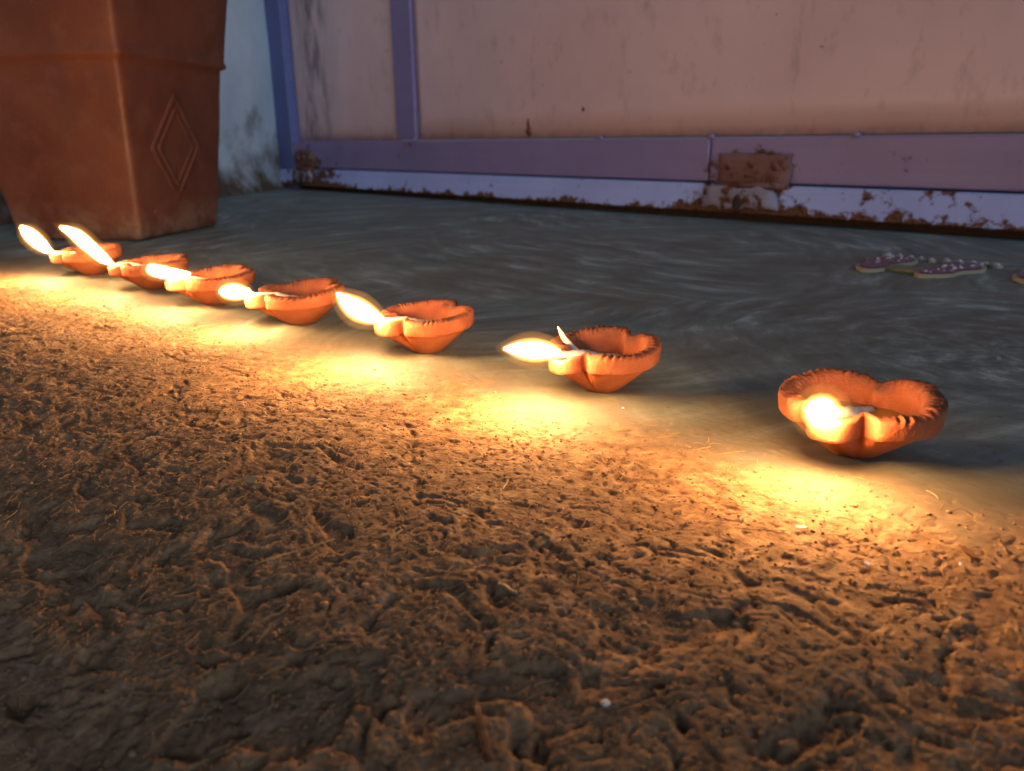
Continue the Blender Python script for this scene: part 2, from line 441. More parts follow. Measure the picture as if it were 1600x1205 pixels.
AP = sstep(-0.05, 0.03, DD.ravel() + 0.02 * pnoise(SS.ravel() * 14, DD.ravel() * 14))
at = me.attributes.new('apron', 'FLOAT', 'POINT'); at.data.foreach_set('value', AP.astype(np.float32))
floor = link('floor', me, M_GROUND)
tag(floor, 'mud plastered floor, smooth with hand swirls behind the lamps and rough crumbly in front', kind='structure')

# ------------------------------------------------------------------ door, frame and wall
A0 = Vector((-0.680, 2.305, 0)); DOOR_RZ = math.atan2(-0.70834, 0.70587)
# local x runs along the door to the right, local -y faces the viewer
fr = empty('door_frame', A0, DOOR_RZ)
tag(fr, 'blue painted steel door frame with pale rusty bottom sill under the pink door', 'door frame')
DW = 2.55
# sill: a steel angle whose face leans outward at the foot
bm = bmesh.new()
nseg = 120
prof = [(0.004, 0.0555), (-0.003, 0.0555), (-0.006, 0.0535), (-0.016, 0.016), (-0.017, 0.0135), (-0.0135, 0.0115), (0.004, 0.0115)]
rows = []
for i in range(nseg + 1):
    x = 0.02 + (DW - 0.02) * i / nseg
    w = mnoise.noise(Vector((x * 6, 0, 3))) * 0.0012
    rows.append([bm.verts.new((x, y + w, z + (w * 0.6 if z < 0.03 else 0))) for y, z in prof])
for a, b in zip(rows, rows[1:]):
    for j in range(len(prof)):
        k = (j + 1) % len(prof)
        bm.faces.new((a[j], a[k], b[k], b[j]))
bm.faces.new(rows[0]); bm.faces.new(rows[-1])
bm_obj('sill', bm, M_SILL, fr)
box_obj('sill_gap_shade_block', (0.0, DW, 0.010, 0.16, -0.02, 0.0525), M_SHADOWDIRT, fr, 0.003)  # dark block added behind the sill gap, its shade put into the colour
box_obj('jamb', (0.042, 0.126, -0.006, 0.08, 0.0, 2.1), M_JAMB, fr, 0.003)
box_obj('jamb', (DW + 0.002, DW + 0.10, -0.012, 0.08, 0.0, 2.1), M_JAMB, fr, 0.003)
box_obj('lintel', (0.035, DW + 0.10, -0.012, 0.08, 2.102, 2.2), M_JAMB, fr, 0.003)

dr = empty('door', A0, DOOR_RZ)
tag(dr, 'pink painted sheet steel door with lilac bottom rail and upright', 'door')
def sheet(name, x0, x1, y, z0, z1, mat, nx=60, nz=40, amp=0.0016, crease=None):
    V = np.zeros((nz + 1, nx + 1, 3))
    for i in range(nz + 1):
        for j in range(nx + 1):
            x = x0 + (x1 - x0) * j / nx; z = z0 + (z1 - z0) * i / nz
            yy = y + amp * mnoise.noise(Vector((x * 3, z * 3, 5))) + 0.4 * amp * mnoise.noise(Vector((x * 9, z * 9, 1)))
            if crease is not None and x < crease: yy += 0.010 * (crease - x) / 0.2
            V[i, j] = (x, yy, z)
    me = grid_mesh(name, V, closed_u=False)
    smooth(me)
    o = link(name, me, mat, dr)
    md = o.modifiers.new('thickness', 'SOLIDIFY'); md.thickness = 0.003; md.offset = 0
    return o
sheet('panel', 0.128, 0.599, 0.008, 0.115, 2.095, M_PANEL, crease=0.365)
sheet('panel', 0.668, DW, 0.008, 0.1292, 2.095, M_PANEL, nx=120)
box_obj('gap_shade_strip', (0.67, DW, 0.014, 0.026, 0.128, 0.150), M_SHADOWDIRT, dr, 0.0)  # dark strip added behind the panel gap, painted as its shade
box_obj('stile', (0.594, 0.664, -0.001, 0.030, 0.1285, 2.095), M_STILE, dr, 0.003)
box_obj('bottom_rail', (0.128, 1.424, -0.004, 0.030, 0.0585, 0.1265), M_RAIL, dr, 0.003)
box_obj('bottom_rail', (1.426, DW, -0.003, 0.030, 0.0585, 0.1270), M_RAIL, dr, 0.003)
box_obj('top_rail', (0.139, DW, -0.003, 0.012, 2.03, 2.094), M_RAIL, dr, 0.003)
def blob(name, loc, size, mat, parent, seed=0, sub=2, amp=0.35):
    bm = bmesh.new(); bmesh.ops.create_icosphere(bm, subdivisions=sub, radius=1.0)
    for v in bm.verts:
        k = 1 + amp * mnoise.noise(v.co * 1.7 + Vector((seed * 3.1, seed, 0)))
        v.co = Vector((v.co.x * size[0] * k, v.co.y * size[1] * k, v.co.z * size[2] * k))
    o = bm_obj(name, bm, mat, parent, True); o.location = loc
    return o
for i, (x, sz) in enumerate(((1.425, 0.007), (1.655, 0.006), (1.20, 0.004), (0.66, 0.004))):
    blob('weld_bead', (x, -0.002, 0.1275), (sz, 0.004, 0.0045), M_RAIL, dr, i)
blob('rust_lump', (1.012, 0.007, 0.141), (0.008, 0.0025, 0.011), M_RUST, dr, 5)
blob('rust_lump', (1.010, 0.007, 0.156), (0.0035, 0.002, 0.009), M_RUST, dr, 6)
blob('rust_lump', (1.150, 0.007, 0.178), (0.004, 0.002, 0.005), M_RUST, dr, 7)

def rough_plate(name, x0, x1, y0, y1, z0, z1, mat, parent, seed):
    bm = bmesh.new(); bm_box(bm, x0, x1, y0, y1, z0, z1)
    bmesh.ops.subdivide_edges(bm, edges=bm.edges[:], cuts=7, use_grid_fill=True)
    for v in bm.verts:
        nz = mnoise.noise(v.co * 90 + Vector((seed, 0, 0))); n2 = mnoise.noise(v.co * 40 + Vector((0, seed, 4)))
        v.co += Vector((0.0110 * n2, 0.0018 * nz, 0.0070 * nz + 0.005 * n2))
    return bm_obj(name, bm, mat, parent, True)
def hinge(x, w, seed):
    h = rough_plate('hinge', x, x + w, -0.0125, -0.0055, 0.057, 0.101, M_RUST, dr, seed)
    rough_plate('hinge_leaf', x - 0.016, x + w - 0.012, -0.0185, -0.0105, 0.020, 0.052, M_SILL_RUSTY, h, seed + 2)
    bm = bmesh.new()
    bmesh.ops.create_cone(bm, cap_ends=True, segments=14, radius1=0.0048, radius2=0.0048, depth=w * 0.98,
                          matrix=Matrix.Translation((x + w / 2, -0.0125, 0.0555)) @ Matrix.Rotation(math.pi / 2, 4, 'Y'))
    bm_obj('knuckle', bm, M_RUST, h, True)
    for k in range(3):
        blob('rivet', (x + w * (0.17 + 0.33 * k), -0.0128, 0.083 + 0.004 * (k == 1)), (0.0065, 0.0035, 0.0065), M_RUST, h, seed + k)
    blob('rust_drip', (x + w * 0.36, -0.0175, 0.026), (0.009, 0.003, 0.015), M_SHADOWDIRT, h, seed)
M_SILL_RUSTY = mat_paint('rusty_leaf_paint', (0.34, 0.34, 0.46), (0.24, 0.20, 0.24), rust=0.225, rough=0.6, bump=0.0015)
hinge(1.445, 0.118, 3)
hinge(0.150, 0.085, 9)

# side wall to the left, standing off the door frame and running towards the viewer behind the planter
wl = empty('wall', (0, 0, 0))
tag(wl, 'pale blue limewashed wall with brown splash stains at its foot, behind the planter', 'wall')
def wall_slab(name, p0, p1, th, h, nx, nz, amp=0.006):
    p0, p1 = Vector((*p0, 0)), Vector((*p1, 0))
    u = (p1 - p0).normalized(); nn = Vector((u.y, -u.x, 0))
    bm = bmesh.new()
    L = (p1 - p0).length
    F = []; Bk = []
    for i in range(nx + 1):
        c1, c2 = [], []
        for k in range(nz + 1):
            t = L * i / nx; z = -0.03 + (h + 0.03) * (k / nz) ** 1.6
            w = amp * mnoise.noise(Vector((t * 5, z * 5, 2))) + amp * 0.4 * mnoise.noise(Vector((t * 17, z * 17, 7)))
            flare = 0.02 * math.exp(-max(z, 0) / 0.03)
            c1.append(bm.verts.new(p0 + u * t + nn * (w + flare) + Vector((0, 0, z))))
            c2.append(bm.verts.new(p0 + u * t - nn * th + Vector((0, 0, z))))
        F.append(c1); Bk.append(c2)
    for i in range(nx):
        for k in range(nz):
            bm.faces.new((F[i][k], F[i + 1][k], F[i + 1][k + 1], F[i][k + 1]))
            bm.faces.new((Bk[i][k], Bk[i][k + 1], Bk[i + 1][k + 1], Bk[i + 1][k]))
        bm.faces.new((F[i][nz], F[i + 1][nz], Bk[i + 1][nz], Bk[i][nz]))
    for k in range(nz):
        bm.faces.new((F[0][k], F[0][k + 1], Bk[0][k + 1], Bk[0][k]))
        bm.faces.new((F[nx][k], Bk[nx][k], Bk[nx][k + 1], F[nx][k + 1]))
    return bm_obj(name, bm, M_WALL, wl, True)
wall_slab('wall_face', (-1.10, 0.35), (-0.630, 2.341), 0.16, 2.6, 110, 60)
# masonry beyond the right-hand jamb
wr = empty('wall', A0, DOOR_RZ)
tag(wr, 'plain masonry wall beyond the far right jamb of the door', 'wall')
box_obj('wall_face', (DW + 0.104, DW + 2.2, -0.02, 0.2, -0.05, 2.6), M_WALL, wr, 0.01)

# ------------------------------------------------------------------ planter
def make_planter():
    c = Vector((-0.583, 1.180, 0)); rz = math.atan2(-0.209, 0.978) + 0.02
    root = empty('planter', c, rz)
    tag(root, 'square tapered terracotta planter with raised diamond on its side, left of the door', 'planter')
    s0, H = 0.0975, 0.42
    zb = 0.232
    def half(z): return s0 + (z / 0.33) * 0.0365
    prof = [(half(0) - 0.010, 0.0), (half(0) - 0.002, 0.002), (half(0.006), 0.006), (half(zb * 0.5), zb * 0.5), (half(zb) - 0.0015, zb), (half(zb) + 0.0050, zb + 0.003), (half(zb) + 0.0055, zb + 0.007), (half(zb) + 0.0035, zb + 0.012),
            (half(0.36) + 0.004, 0.36), (half(H) + 0.004, H), (half(H) + 0.002, H + 0.004), (half(H) - 0.012, H + 0.004), (half(H) - 0.015, H - 0.004), (half(0.2) - 0.02, 0.2)]
    def sq(h, n=26, rc=0.007):
        pts = []
        rc = min(rc, h)
        for q_ in range(4):
            a0 = q_ * math.pi / 2
            cx, cy = (h - rc), (h - rc)
            ca, sa = math.cos(a0), math.sin(a0)
            for k in range(5):
                a = k * math.pi / 8
                px, py = cx + rc * math.cos(a), cy + rc * math.sin(a)
                pts.append((px * ca - py * sa, px * sa + py * ca))
            # straight edge to the next corner
            e0 = (cx, h); e1 = (-cx, h)
            for k in range(1, n):
                t = k / n
                px, py = e0[0] + (e1[0] - e0[0]) * t, h
                pts.append((px * ca - py * sa, px * sa + py * ca))
        return pts
    dense = []
    for (a, za), (b, zb_) in zip(prof, prof[1:]):
        k = max(1, int(abs(zb_ - za) / 0.012))
        for i in range(k): dense.append((a + (b - a) * i / k, za + (zb_ - za) * i / k))
    dense.append(prof[-1])
    V = []
    for h, z in dense:
        ring = []
        for x, y in sq(h):
            w = 0.0011 * mnoise.noise(Vector((x * 16, y * 16, z * 16))) + 0.0006 * mnoise.noise(Vector((x * 50, y * 50, z * 50)))
            l = math.hypot(x, y)
            ring.append((x * (1 + w / l), y * (1 + w / l), z))
        V.append(ring)
    V = np.array(V)
    me = grid_mesh('pot_body', V)
    nn = V.shape[1]
    bm = bmesh.new(); bm.from_mesh(me); bm.verts.ensure_lookup_table()
    bm.faces.new([bm.verts[i] for i in range(nn)][::-1])
    body = bm_obj('pot_body', bm, M_PLANTER, root, True)
    # soil inside
    bm = bmesh.new()
    bmesh.ops.create_grid(bm, x_segments=16, y_segments=16, size=half(0.36) - 0.012)
    for v in bm.verts: v.co.z = 0.365 + 0.006 * mnoise.noise(v.co * 30)
    bm_obj('soil', bm, M_SOIL, root, True)
    # raised double diamond on the +x face
    def ring_diamond(name, cy, cz, ry0, rz0, w, th):
        bm = bmesh.new()
        slope = 0.0365 / 0.33
        outs = []
        N = 4
        def P(sy, sz, sc, off):
            y = cy + sy * ry0 * sc; z = cz + sz * rz0 * sc
            return Vector((half(z) + off, y, z))
        cor = [(1, 0), (0, 1), (-1, 0), (0, -1)]
        prof_ = [(1.0, -0.003), (1.0 - w * 0.18, th * 0.8), (1.0 - w * 0.5, th), (1.0 - w * 0.82, th * 0.8), (1.0 - w, -0.003)]
        rings = []
        for sc, off in prof_:
            r_ = []
            for k in range(4):
                a, b = cor[k], cor[(k + 1) % 4]
                for i in range(8):
                    t = i / 8
                    r_.append(bm.verts.new(P(a[0] + (b[0] - a[0]) * t, a[1] + (b[1] - a[1]) * t, sc, off)))
            rings.append(r_)
        for r0, r1 in zip(rings, rings[1:]):
            for i in range(32):
                j = (i + 1) % 32
                bm.faces.new((r0[i], r0[j], r1[j], r1[i]))
        return bm_obj(name, bm, M_PLANTER, root, True)
    ring_diamond('diamond_moulding', -0.006, 0.122, 0.062, 0.078, 0.22, 0.0015)
    ring_diamond('diamond_moulding', -0.006, 0.122, 0.046, 0.058, 0.26, 0.0011)
    return root
make_planter()

# ------------------------------------------------------------------ oil lamps
def wrap(a): return (a + math.pi) % (2 * math.pi) - math.pi
def outline(th, v):
    a = abs(wrap(th))
    r = 1.0 + 0.03 * math.cos(2 * th + math.pi)
    r += 0.20 * math.exp(-(a / 0.27) ** 4)                       # spout
    r -= 0.20 * math.exp(-((a - 0.45) / 0.10) ** 2)              # pinches each side of the spout
    r -= (0.20 + 0.03 * v) * math.exp(-((math.pi - a) / 0.20) ** 2)   # heart notch at the back
    r += 0.05 * math.exp(-((a - 2.45) / 0.45) ** 2)
    return r
PROF = [  # radius factor, z (m), how far the ring follows the heart outline, kind
    (0.02, 0.0, 0, 0), (0.29, 0.0, 0, 0), (0.335, 0.0005, 0, 0), (0.43, 0.0030, 0.1, 0), (0.555, 0.0062, 0.25, 0), (0.70, 0.0098, 0.5, 0),
    (0.82, 0.0134, 0.6, 0), (0.87, 0.0154, 0.85, 0), (0.92, 0.0157, 1, 0), (0.968, 0.0159, 1, 0), (0.985, 0.0166, 1, 0), (0.992, 0.0185, 1, 0), (1.0, 0.0212, 1, 0), (1.0, 0.0234, 1, 0),
    (0.985, 0.0246, 1, 1), (0.935, 0.0252, 1, 2), (0.87, 0.0253, 1, 2), (0.80, 0.0250, 1, 2), (0.745, 0.0236, 1, 1), (0.71, 0.0200, 0.95, 3),
    (0.66, 0.0142, 0.85, 3), (0.57, 0.0094, 0.6, 0), (0.42, 0.0068, 0.3, 0), (0.22, 0.0057, 0.1, 0), (0.01, 0.0053, 0, 0)]
NTH = 300
def lamp_bowl(Rr, seed):
    rr = random.Random(seed)
    v = rr.uniform(-1, 1); nrid = 58 + rr.randint(-4, 6)
    V = np.zeros((len(PROF), NTH, 3)); B = np.zeros((len(PROF), NTH))
    sv = Vector((seed * 7.3, seed * 1.9, 0))
    for i, (f, z, w, kd) in enumerate(PROF):
        for j in range(NTH):
            th = 2 * math.pi * j / NTH
            o = 1 + (outline(th, v) - 1) * w
            a = abs(wrap(th))
            p = Vector((math.cos(th), math.sin(th), 0))
            n1 = mnoise.noise(p * 1.6 + sv + Vector((0, 0, z * 60))); n2 = mnoise.noise(p * 9 + sv + Vector((0, 0, z * 500)))
            n3 = mnoise.noise(p * 26 + sv + Vector((0, 0, z * 1500)))
            r = Rr * f * o * (1 + 0.014 * n1 + 0.010 * n2 * w + 0.005 * n3)
            zz = z + (0.0013 * n1 + 0.0005 * n2 + 0.0003 * n3) * (z / 0.025)
            # back lobes stand a little higher, the spout lip is lower
            zz += w * (z / 0.025) * (0.0026 * sstep(1.2, 2.6, a) - 0.0022 * math.exp(-(a / 0.3) ** 2) - 0.0016 * math.exp(-((math.pi - a) / 0.2) ** 2))
            if kd:
                ph = th * nrid + (f - 0.87) * 26
                on = 1 - math.exp(-(a / 0.55) ** 4)
                rid = math.sin(ph + 1.6 * mnoise.noise(p * 5 + sv)) * max(0.0, 0.5 + 0.9 * mnoise.noise(p * 4 + sv))
                zz += (0.00085 if kd == 2 else 0.0005 if kd == 1 else 0.0) * rid * on
                r *= 1 + rid * on * (0.016 if kd == 1 else 0.003 if kd == 3 else 0.004)
                B[i, j] = 0 if kd == 3 else min(1.0, max(0.0, 0.75 + 1.1 * mnoise.noise(p * 1.3 + sv * 0.7)) * sstep(0.5, 1.3, a))
            V[i, j] = (r * math.cos(th), r * math.sin(th), zz)
    me = grid_mesh('bowl', V)
    bm = bmesh.new(); bm.from_mesh(me); bm.verts.ensure_lookup_table()
    bm.faces.new([bm.verts[k] for k in range(NTH)][::-1])
    bm.faces.new([bm.verts[(len(PROF) - 1) * NTH + k] for k in range(NTH)])
    bmesh.ops.recalc_face_normals(bm, faces=bm.faces)
    bm.to_mesh(me); bm.free()
    smooth(me)
    a_ = me.attributes.new('burn', 'FLOAT', 'POINT'); a_.data.foreach_set('value', B.ravel().astype(np.float32))
    return me

def catmull(P, n):
    P = [np.array(p, float) for p in P]
    P = [2 * P[0] - P[1]] + P + [2 * P[-1] - P[-2]]
    out = []
    for i in range(1, len(P) - 2):
        for k in range(n):
            t = k / n
            a, b, c, d = P[i - 1], P[i], P[i + 1], P[i + 2]
            out.append(0.5 * ((2 * b) + (c - a) * t + (2 * a - 5 * b + 4 * c - d) * t * t + (3 * b - a - 3 * c + d) * t ** 3))
    out.append(P[-2]); return np.array(out)

def sweep(name, pts, n_along=5, n_round=12, rnd=0.0, seed=0, attr=None, flat=1.0):
    """pts: (x, y, z, r) -> closed tapered tube"""
    C = catmull(pts, n_along)
    V = []
    N = len(C)
    for i in range(N):
        a, b = C[max(0, i - 1)][:3], C[min(N - 1, i + 1)][:3]
        t = Vector(b - a).normalized()
        s = t.cross(Vector((0, 0, 1)))
        if s.length < 1e-4: s = Vector((1, 0, 0))
        s.normalize(); u = s.cross(t)
        r = max(C[i][3], 1e-4)
        ring = []
        for j in range(n_round):
            th = 2 * math.pi * j / n_round
            k = 1 + rnd * mnoise.noise(Vector((math.cos(th) * 1.5 + seed, math.sin(th) * 1.5, i * 0.8)))
            p = Vector(C[i][:3]) + (s * math.cos(th) + u * math.sin(th) * flat) * r * k
            ring.append(p)
        V.append(ring)
    me = grid_mesh(name, np.array([[tuple(p) for p in r_] for r_ in V]))
    bm = bmesh.new(); bm.from_mesh(me); bm.verts.ensure_lookup_table()
    bm.faces.new([bm.verts[k] for k in range(n_round)][::-1])
    bm.faces.new([bm.verts[(N - 1) * n_round + k] for k in range(n_round)])
    bmesh.ops.recalc_face_normals(bm, faces=bm.faces)
    bm.to_mesh(me); bm.free(); smooth(me)
    if attr:
        val = np.repeat(np.linspace(0, 1, N), n_round).astype(np.float32)
        a_ = me.attributes.new(attr, 'FLOAT', 'POINT'); a_.data.foreach_set('value', val)
    return me

# (base x, y), radius, heading of the spout, flame centreline from the wick tip in mm (right, up, towards viewer, radius), label
LAMPS = [
    ((0.1465, 0.3068), 0.0315, 226, [(0, 0, 0, 1.8), (-3.2, 2.6, 5, 5.0), (-7.0, 6.2, 12, 7.0), (-10.5, 9.8, 18, 5.2), (-14.0, 13.2, 24, 1.0)],
     'nearest clay oil lamp at right end of row, flame blown towards the viewer'),
    ((0.0487, 0.3973), 0.0292, 216, [(0.7, 0.6, 0, 1.8), (-4.8, 3.9, 8, 4.1), (-13.3, 7.8, 20, 5.5), (-21.2, 11.1, 30, 4.1), (-29.4, 13.8, 38, 0.8)],
     'clay oil lamp second from right, cream wick end raised, flame blown flat left'),
    ((-0.0543, 0.4802), 0.0295, 214, [(1.0, 0.6, 0, 2.0), (-3.1, 4.6, 9, 5.1), (-9.5, 11.9, 22, 6.9), (-14.8, 19.4, 32, 4.7), (-18.1, 26.0, 40, 1.1)],
     'clay oil lamp third from right with a broad flame slanting up left'),
    ((-0.1572, 0.5655), 0.0335, 204, [(0.5, 0.6, 0, 2.8), (-1.5, 2.8, 8, 5.3), (-4.3, 5.2, 18, 6.2), (-6.8, 7.0, 27, 4.8), (-8.6, 8.5, 34, 1.1)],
     'clay oil lamp fourth from the right with a short oval flame at its spout'),
    ((-0.2470, 0.6390), 0.0328, 212, [(-0.1, 0.8, 1, 1.8), (-4.3, 6.5, 8, 4.1), (-6.0, 10.5, 15, 4.8), (2.6, 10.0, 19, 4.8), (16.0, 8.6, 21, 3.5), (29.7, 7.1, 20, 0.9)],
     'clay oil lamp third from left, its flame trailing right across its bowl'),
    ((-0.3310, 0.7144), 0.0325, 202, [(2.0, 0.6, 0, 1.8), (-2.2, 7.2, 7, 5.0), (-9.1, 20.0, 16, 6.4), (-16.1, 32.8, 24, 6.0), (-26.3, 41.3, 30, 1.7)],
     'clay oil lamp second from left before the planter, with the longest rising flame'),
    ((-0.4340, 0.8003), 0.0315, 208, [(-0.5, 0.6, 0, 2.4), (-3.6, 7.4, 7, 6.1), (-5.8, 16.8, 16, 7.7), (-7.9, 25.9, 24, 6.4), (-9.8, 32.2, 30, 1.9)],
     'clay oil lamp at far left end of row with a leaf-shaped flame'),
]
for li, ((bx, by), Rr, head, fl, lab) in enumerate(LAMPS):
    hz = gh(bx, by)
    root = empty('oil_lamp', (bx, by, hz - 0.0002), 0.0)
    tag(root, lab, 'oil lamp', 'clay oil lamps burning in a row')
    h = R(head); hx, hy = math.cos(h), math.sin(h)
    bowl = link('bowl', lamp_bowl(Rr, li + 1), M_CLAY, root); bowl.rotation_euler = (0, 0, h)
    # oil pool in the bowl
    bm = bmesh.new()
    ov = [bm.verts.new((Rr * 0.672 * (1 + (outline(t_, 0) - 1) * 0.88) * math.cos(t_ + h), Rr * 0.672 * (1 + (outline(t_, 0) - 1) * 0.88) * math.sin(t_ + h), 0.0152))
          for t_ in [2 * math.pi * k / 90 for k in range(90)]]
    bm.faces.new(ov)
    bm_obj('oil', bm, M_OIL, root)
    # wick: from the oil up over the spout lip, with a loose tail leaning on the far rim
    sx, sy = hx * Rr * 1.13, hy * Rr * 1.13
    sz = 0.0240
    px_, py_ = -hy, hx
    wp = [(-hx * Rr * .42 - py_ * .002, -hy * Rr * .42, 0.0150, 0.0018), (hx * Rr * .15, hy * Rr * .15, 0.0166, 0.0044), (hx * Rr * .50, hy * Rr * .50, 0.0200, 0.0042),
          (hx * Rr * .88, hy * Rr * .88, 0.0230, 0.0024), (sx, sy, sz + 0.0008, 0.0017)]
    wick = link('wick', sweep('wick', wp, 5, 9, 0.25, li), M_WICK, root)
    if li == 1:
        tl = [(hx * Rr * .30 + px_ * -0.001, hy * Rr * .30 + py_ * -0.001, 0.0145, 0.0036), (hx * Rr * .36 - px_ * 0.010, hy * Rr * .36 - py_ * 0.010, 0.0195, 0.0030),
              (hx * Rr * .40 - px_ * 0.017, hy * Rr * .40 - py_ * 0.017, 0.0255, 0.0018), (hx * Rr * .46 - px_ * 0.0215, hy * Rr * .46 - py_ * 0.0215, 0.0325 if li == 1 else 0.028, 0.0005)]
        link('wick_tail', sweep('wick_tail', tl, 5, 9, 0.25, li + 9), M_WICK, wick)
    ch = [(sx * .985, sy * .985, sz + 0.0009, 0.0016), (sx * 1.02, sy * 1.02, sz + 0.0010, 0.0018), (sx * 1.05, sy * 1.05, sz + 0.0013, 0.0008)]
    link('charred_tip', sweep('charred_tip', ch, 2, 8, 0.3, li + 4), M_CHAR, wick)
    fp = [(sx * 0.975 + a * 0.88 / 1000, sy * 0.975 - c * 0.88 / 1000, sz + 0.001 + b * 0.88 / 1000, r * 0.70 / 1000) for a, b, c, r in fl]
    flame = link('flame', sweep('flame', fp, 5, 12, 0.28, li, attr='along'), M_FLAME, root)
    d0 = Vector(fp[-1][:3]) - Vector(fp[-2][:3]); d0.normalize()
    for mk_, ma_, mm_ in M_HALO:  # nested glowing shells added as halo and soft flame edge
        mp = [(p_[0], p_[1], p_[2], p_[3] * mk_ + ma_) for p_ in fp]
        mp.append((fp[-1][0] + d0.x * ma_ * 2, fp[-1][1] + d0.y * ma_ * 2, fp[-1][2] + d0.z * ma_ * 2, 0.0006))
        link('flame_halo', sweep('flame_halo', mp, 5, 14, 0.05, li), mm_, flame)

# ------------------------------------------------------------------ footprint ornaments on the smooth floor
def extrude_outline(bm, pts, z0, z1, inset=0.0):
    lo = [bm.verts.new((x, y, z0)) for x, y in pts]; hi = [bm.verts.new((x, y, z1)) for x, y in pts]
    n = len(pts)
    bm.faces.new(hi); bm.faces.new(lo[::-1])
    for i in range(n):
        j = (i + 1) % n
        bm.faces.new((lo[i], lo[j], hi[j], hi[i]))
def foot_outline(L, W, scale=1.0, mir=1, n=44):
    # heel at x=0, toes at x=L
    pts = []
    for i in range(n):
        a = 2 * math.pi * i / n
        t = (1 - math.cos(a)) / 2            # 0 heel .. 1 ball
        w = W * (0.30 + 0.20 * t) * (1 - 0.45 * math.exp(-((t - 0.42) / 0.16) ** 2))
        y = math.sin(a) * w + 0.12 * W * math.sin(t * math.pi) * mir
        x = L * t
        cx = L * 0.5
        pts.append((cx + (x - cx) * scale, y * scale))
    return pts
def footprint_ornament(loc, rz, label, feet):
    z0 = gh(loc[0], loc[1])
    root = empty('footprint_ornament', (loc[0], loc[1], z0), rz)
    tag(root, label, 'ornament', 'footprint ornaments on the floor')
    for fi, (ox, oy, ang, mir) in enumerate(feet):
        L, W = 0.108, 0.056
        bm = bmesh.new(); extrude_outline(bm, foot_outline(L, W, 1.0, mir), 0.0, 0.0034)
        fo = bm_obj('foot_plate', bm, M_CREAM, root); fo.location = (ox, oy, 0.0003); fo.rotation_euler = (0, 0, ang)
        bm = bmesh.new(); extrude_outline(bm, foot_outline(L, W, 0.88, mir), 0.0034, 0.0043)
        bm_obj('lacquer_inlay', bm, M_MAROON, fo)
        # toes: small round discs ahead of the ball
        for k in range(5):
            ty = (k - 2) * 0.0115 * 1.0; tx = L + 0.009 - abs(k - 2 - 0.6 * mir) * 0.003
            r = 0.0042 if k != (4 if mir > 0 else 0) else 0.0060
            bm = bmesh.new(); bmesh.ops.create_cone(bm, cap_ends=True, segments=18, radius1=r, radius2=r * 0.9, depth=0.0034, matrix=Matrix.Translation((tx, ty, 0.0017)))
            to = bm_obj('toe', bm, M_CREAM, fo)
            bm = bmesh.new(); bmesh.ops.create_uvsphere(bm, u_segments=10, v_segments=6, radius=r * 0.62, matrix=Matrix.Translation((tx, ty, 0.0036)) @ Matrix.Diagonal((1, 1, 0.5, 1)))
            bm_obj('bead', bm, M_BEAD, to, True)
        rr = random.Random(fi + 3)
        cells = []
        for k in range(20):
            t = rr.uniform(0.10, 0.94); 
            if t > 0.5 or rr.random() < 0.45:
                cells.append((L * t, rr.uniform(-1, 1) * W * 0.24 * (1 if t > .55 else .7), rr.uniform(0.0012, 0.0024)))
        for (x, y, r) in cells:
            bm = bmesh.new(); bmesh.ops.create_uvsphere(bm, u_segments=8, v_segments=5, radius=r, matrix=Matrix.Translation((x, y + 0.006 * mir, 0.0044)) @ Matrix.Diagonal((1, 1, 0.6, 1)))
            bm_obj('bead', bm, M_BEAD if rr.random() < 0.7 else M_BEADW, fo, True)
    a, b = feet[0], feet[1]
    bm = bmesh.new(); bm_box(bm, 0.020, 0.048, -0.022, 0.022, 0.0, 0.0040, 0.0012)
    bm_obj('link_plate', bm, M_GREEN, root).location = ((a[0] + b[0]) / 2, (a[1] + b[1]) / 2, 0.0001)
ang = math.atan2(0.085, 0.100)
footprint_ornament((0.358, 0.735), ang, 'pair of maroon beaded footprint ornaments with cream edges lying on the floor below the door',
                   [(0.0, 0.018, 0.05, 1), (0.006, -0.030, -0.05, -1)])
footprint_ornament((0.468, 0.664), ang - 0.1, 'beaded footprint ornament cut off by the right edge of the picture',
                   [(0.0, 0.018, 0.05, 1), (-0.004, -0.024, -0.05, -1)])

# ------------------------------------------------------------------ litter on the rough mud: fibres, crumbs and single pieces
def on_rough(n, dmin, dmax, smin, smax, power=1.0):
    s = rng.uniform(smin, smax, n * 3); d = dmin + (dmax - dmin) * rng.random(n * 3) ** power
    keep = rng.random(n * 3) < rough_mask(s, d) * 0.97 + 0.03
    s, d = s[keep][:n], d[keep][:n]
    x = ROW0[0] + s * ES[0] + d * ED[0]; y = ROW0[1] + s * ES[1] + d * ED[1]
    return x, y
# fibres
x, y = on_rough(9000, 0.03, 0.32, -0.16, 0.75)
n = len(x)
ang_ = rng.normal(0.35, 0.9, n); Lf = rng.uniform(0.002, 0.008, n) * (1 + (rng.random(n) < 0.06) * 1.2)
wid = rng.uniform(0.00005, 0.00013, n)
bend = rng.normal(0, 0.5, n)
K = 4
vs = np.zeros((n, K, 3, 3))
for k in range(K):
    t = k / (K - 1) - 0.5
    px = x + np.cos(ang_ + bend * t) * Lf * t; py = y + np.sin(ang_ + bend * t) * Lf * t
    pz = ground_h(px, py) + 0.00015 + rng.uniform(0, 0.0009, n)
    nx_, ny_ = -np.sin(ang_), np.cos(ang_)
    vs[:, k, 0] = np.stack([px + nx_ * wid, py + ny_ * wid, pz], -1)
    vs[:, k, 1] = np.stack([px - nx_ * wid, py - ny_ * wid, pz], -1)
    vs[:, k, 2] = np.stack([px, py, pz + wid * 1.6], -1)
base = np.arange(n)[:, None] * (K * 3)
fs = []
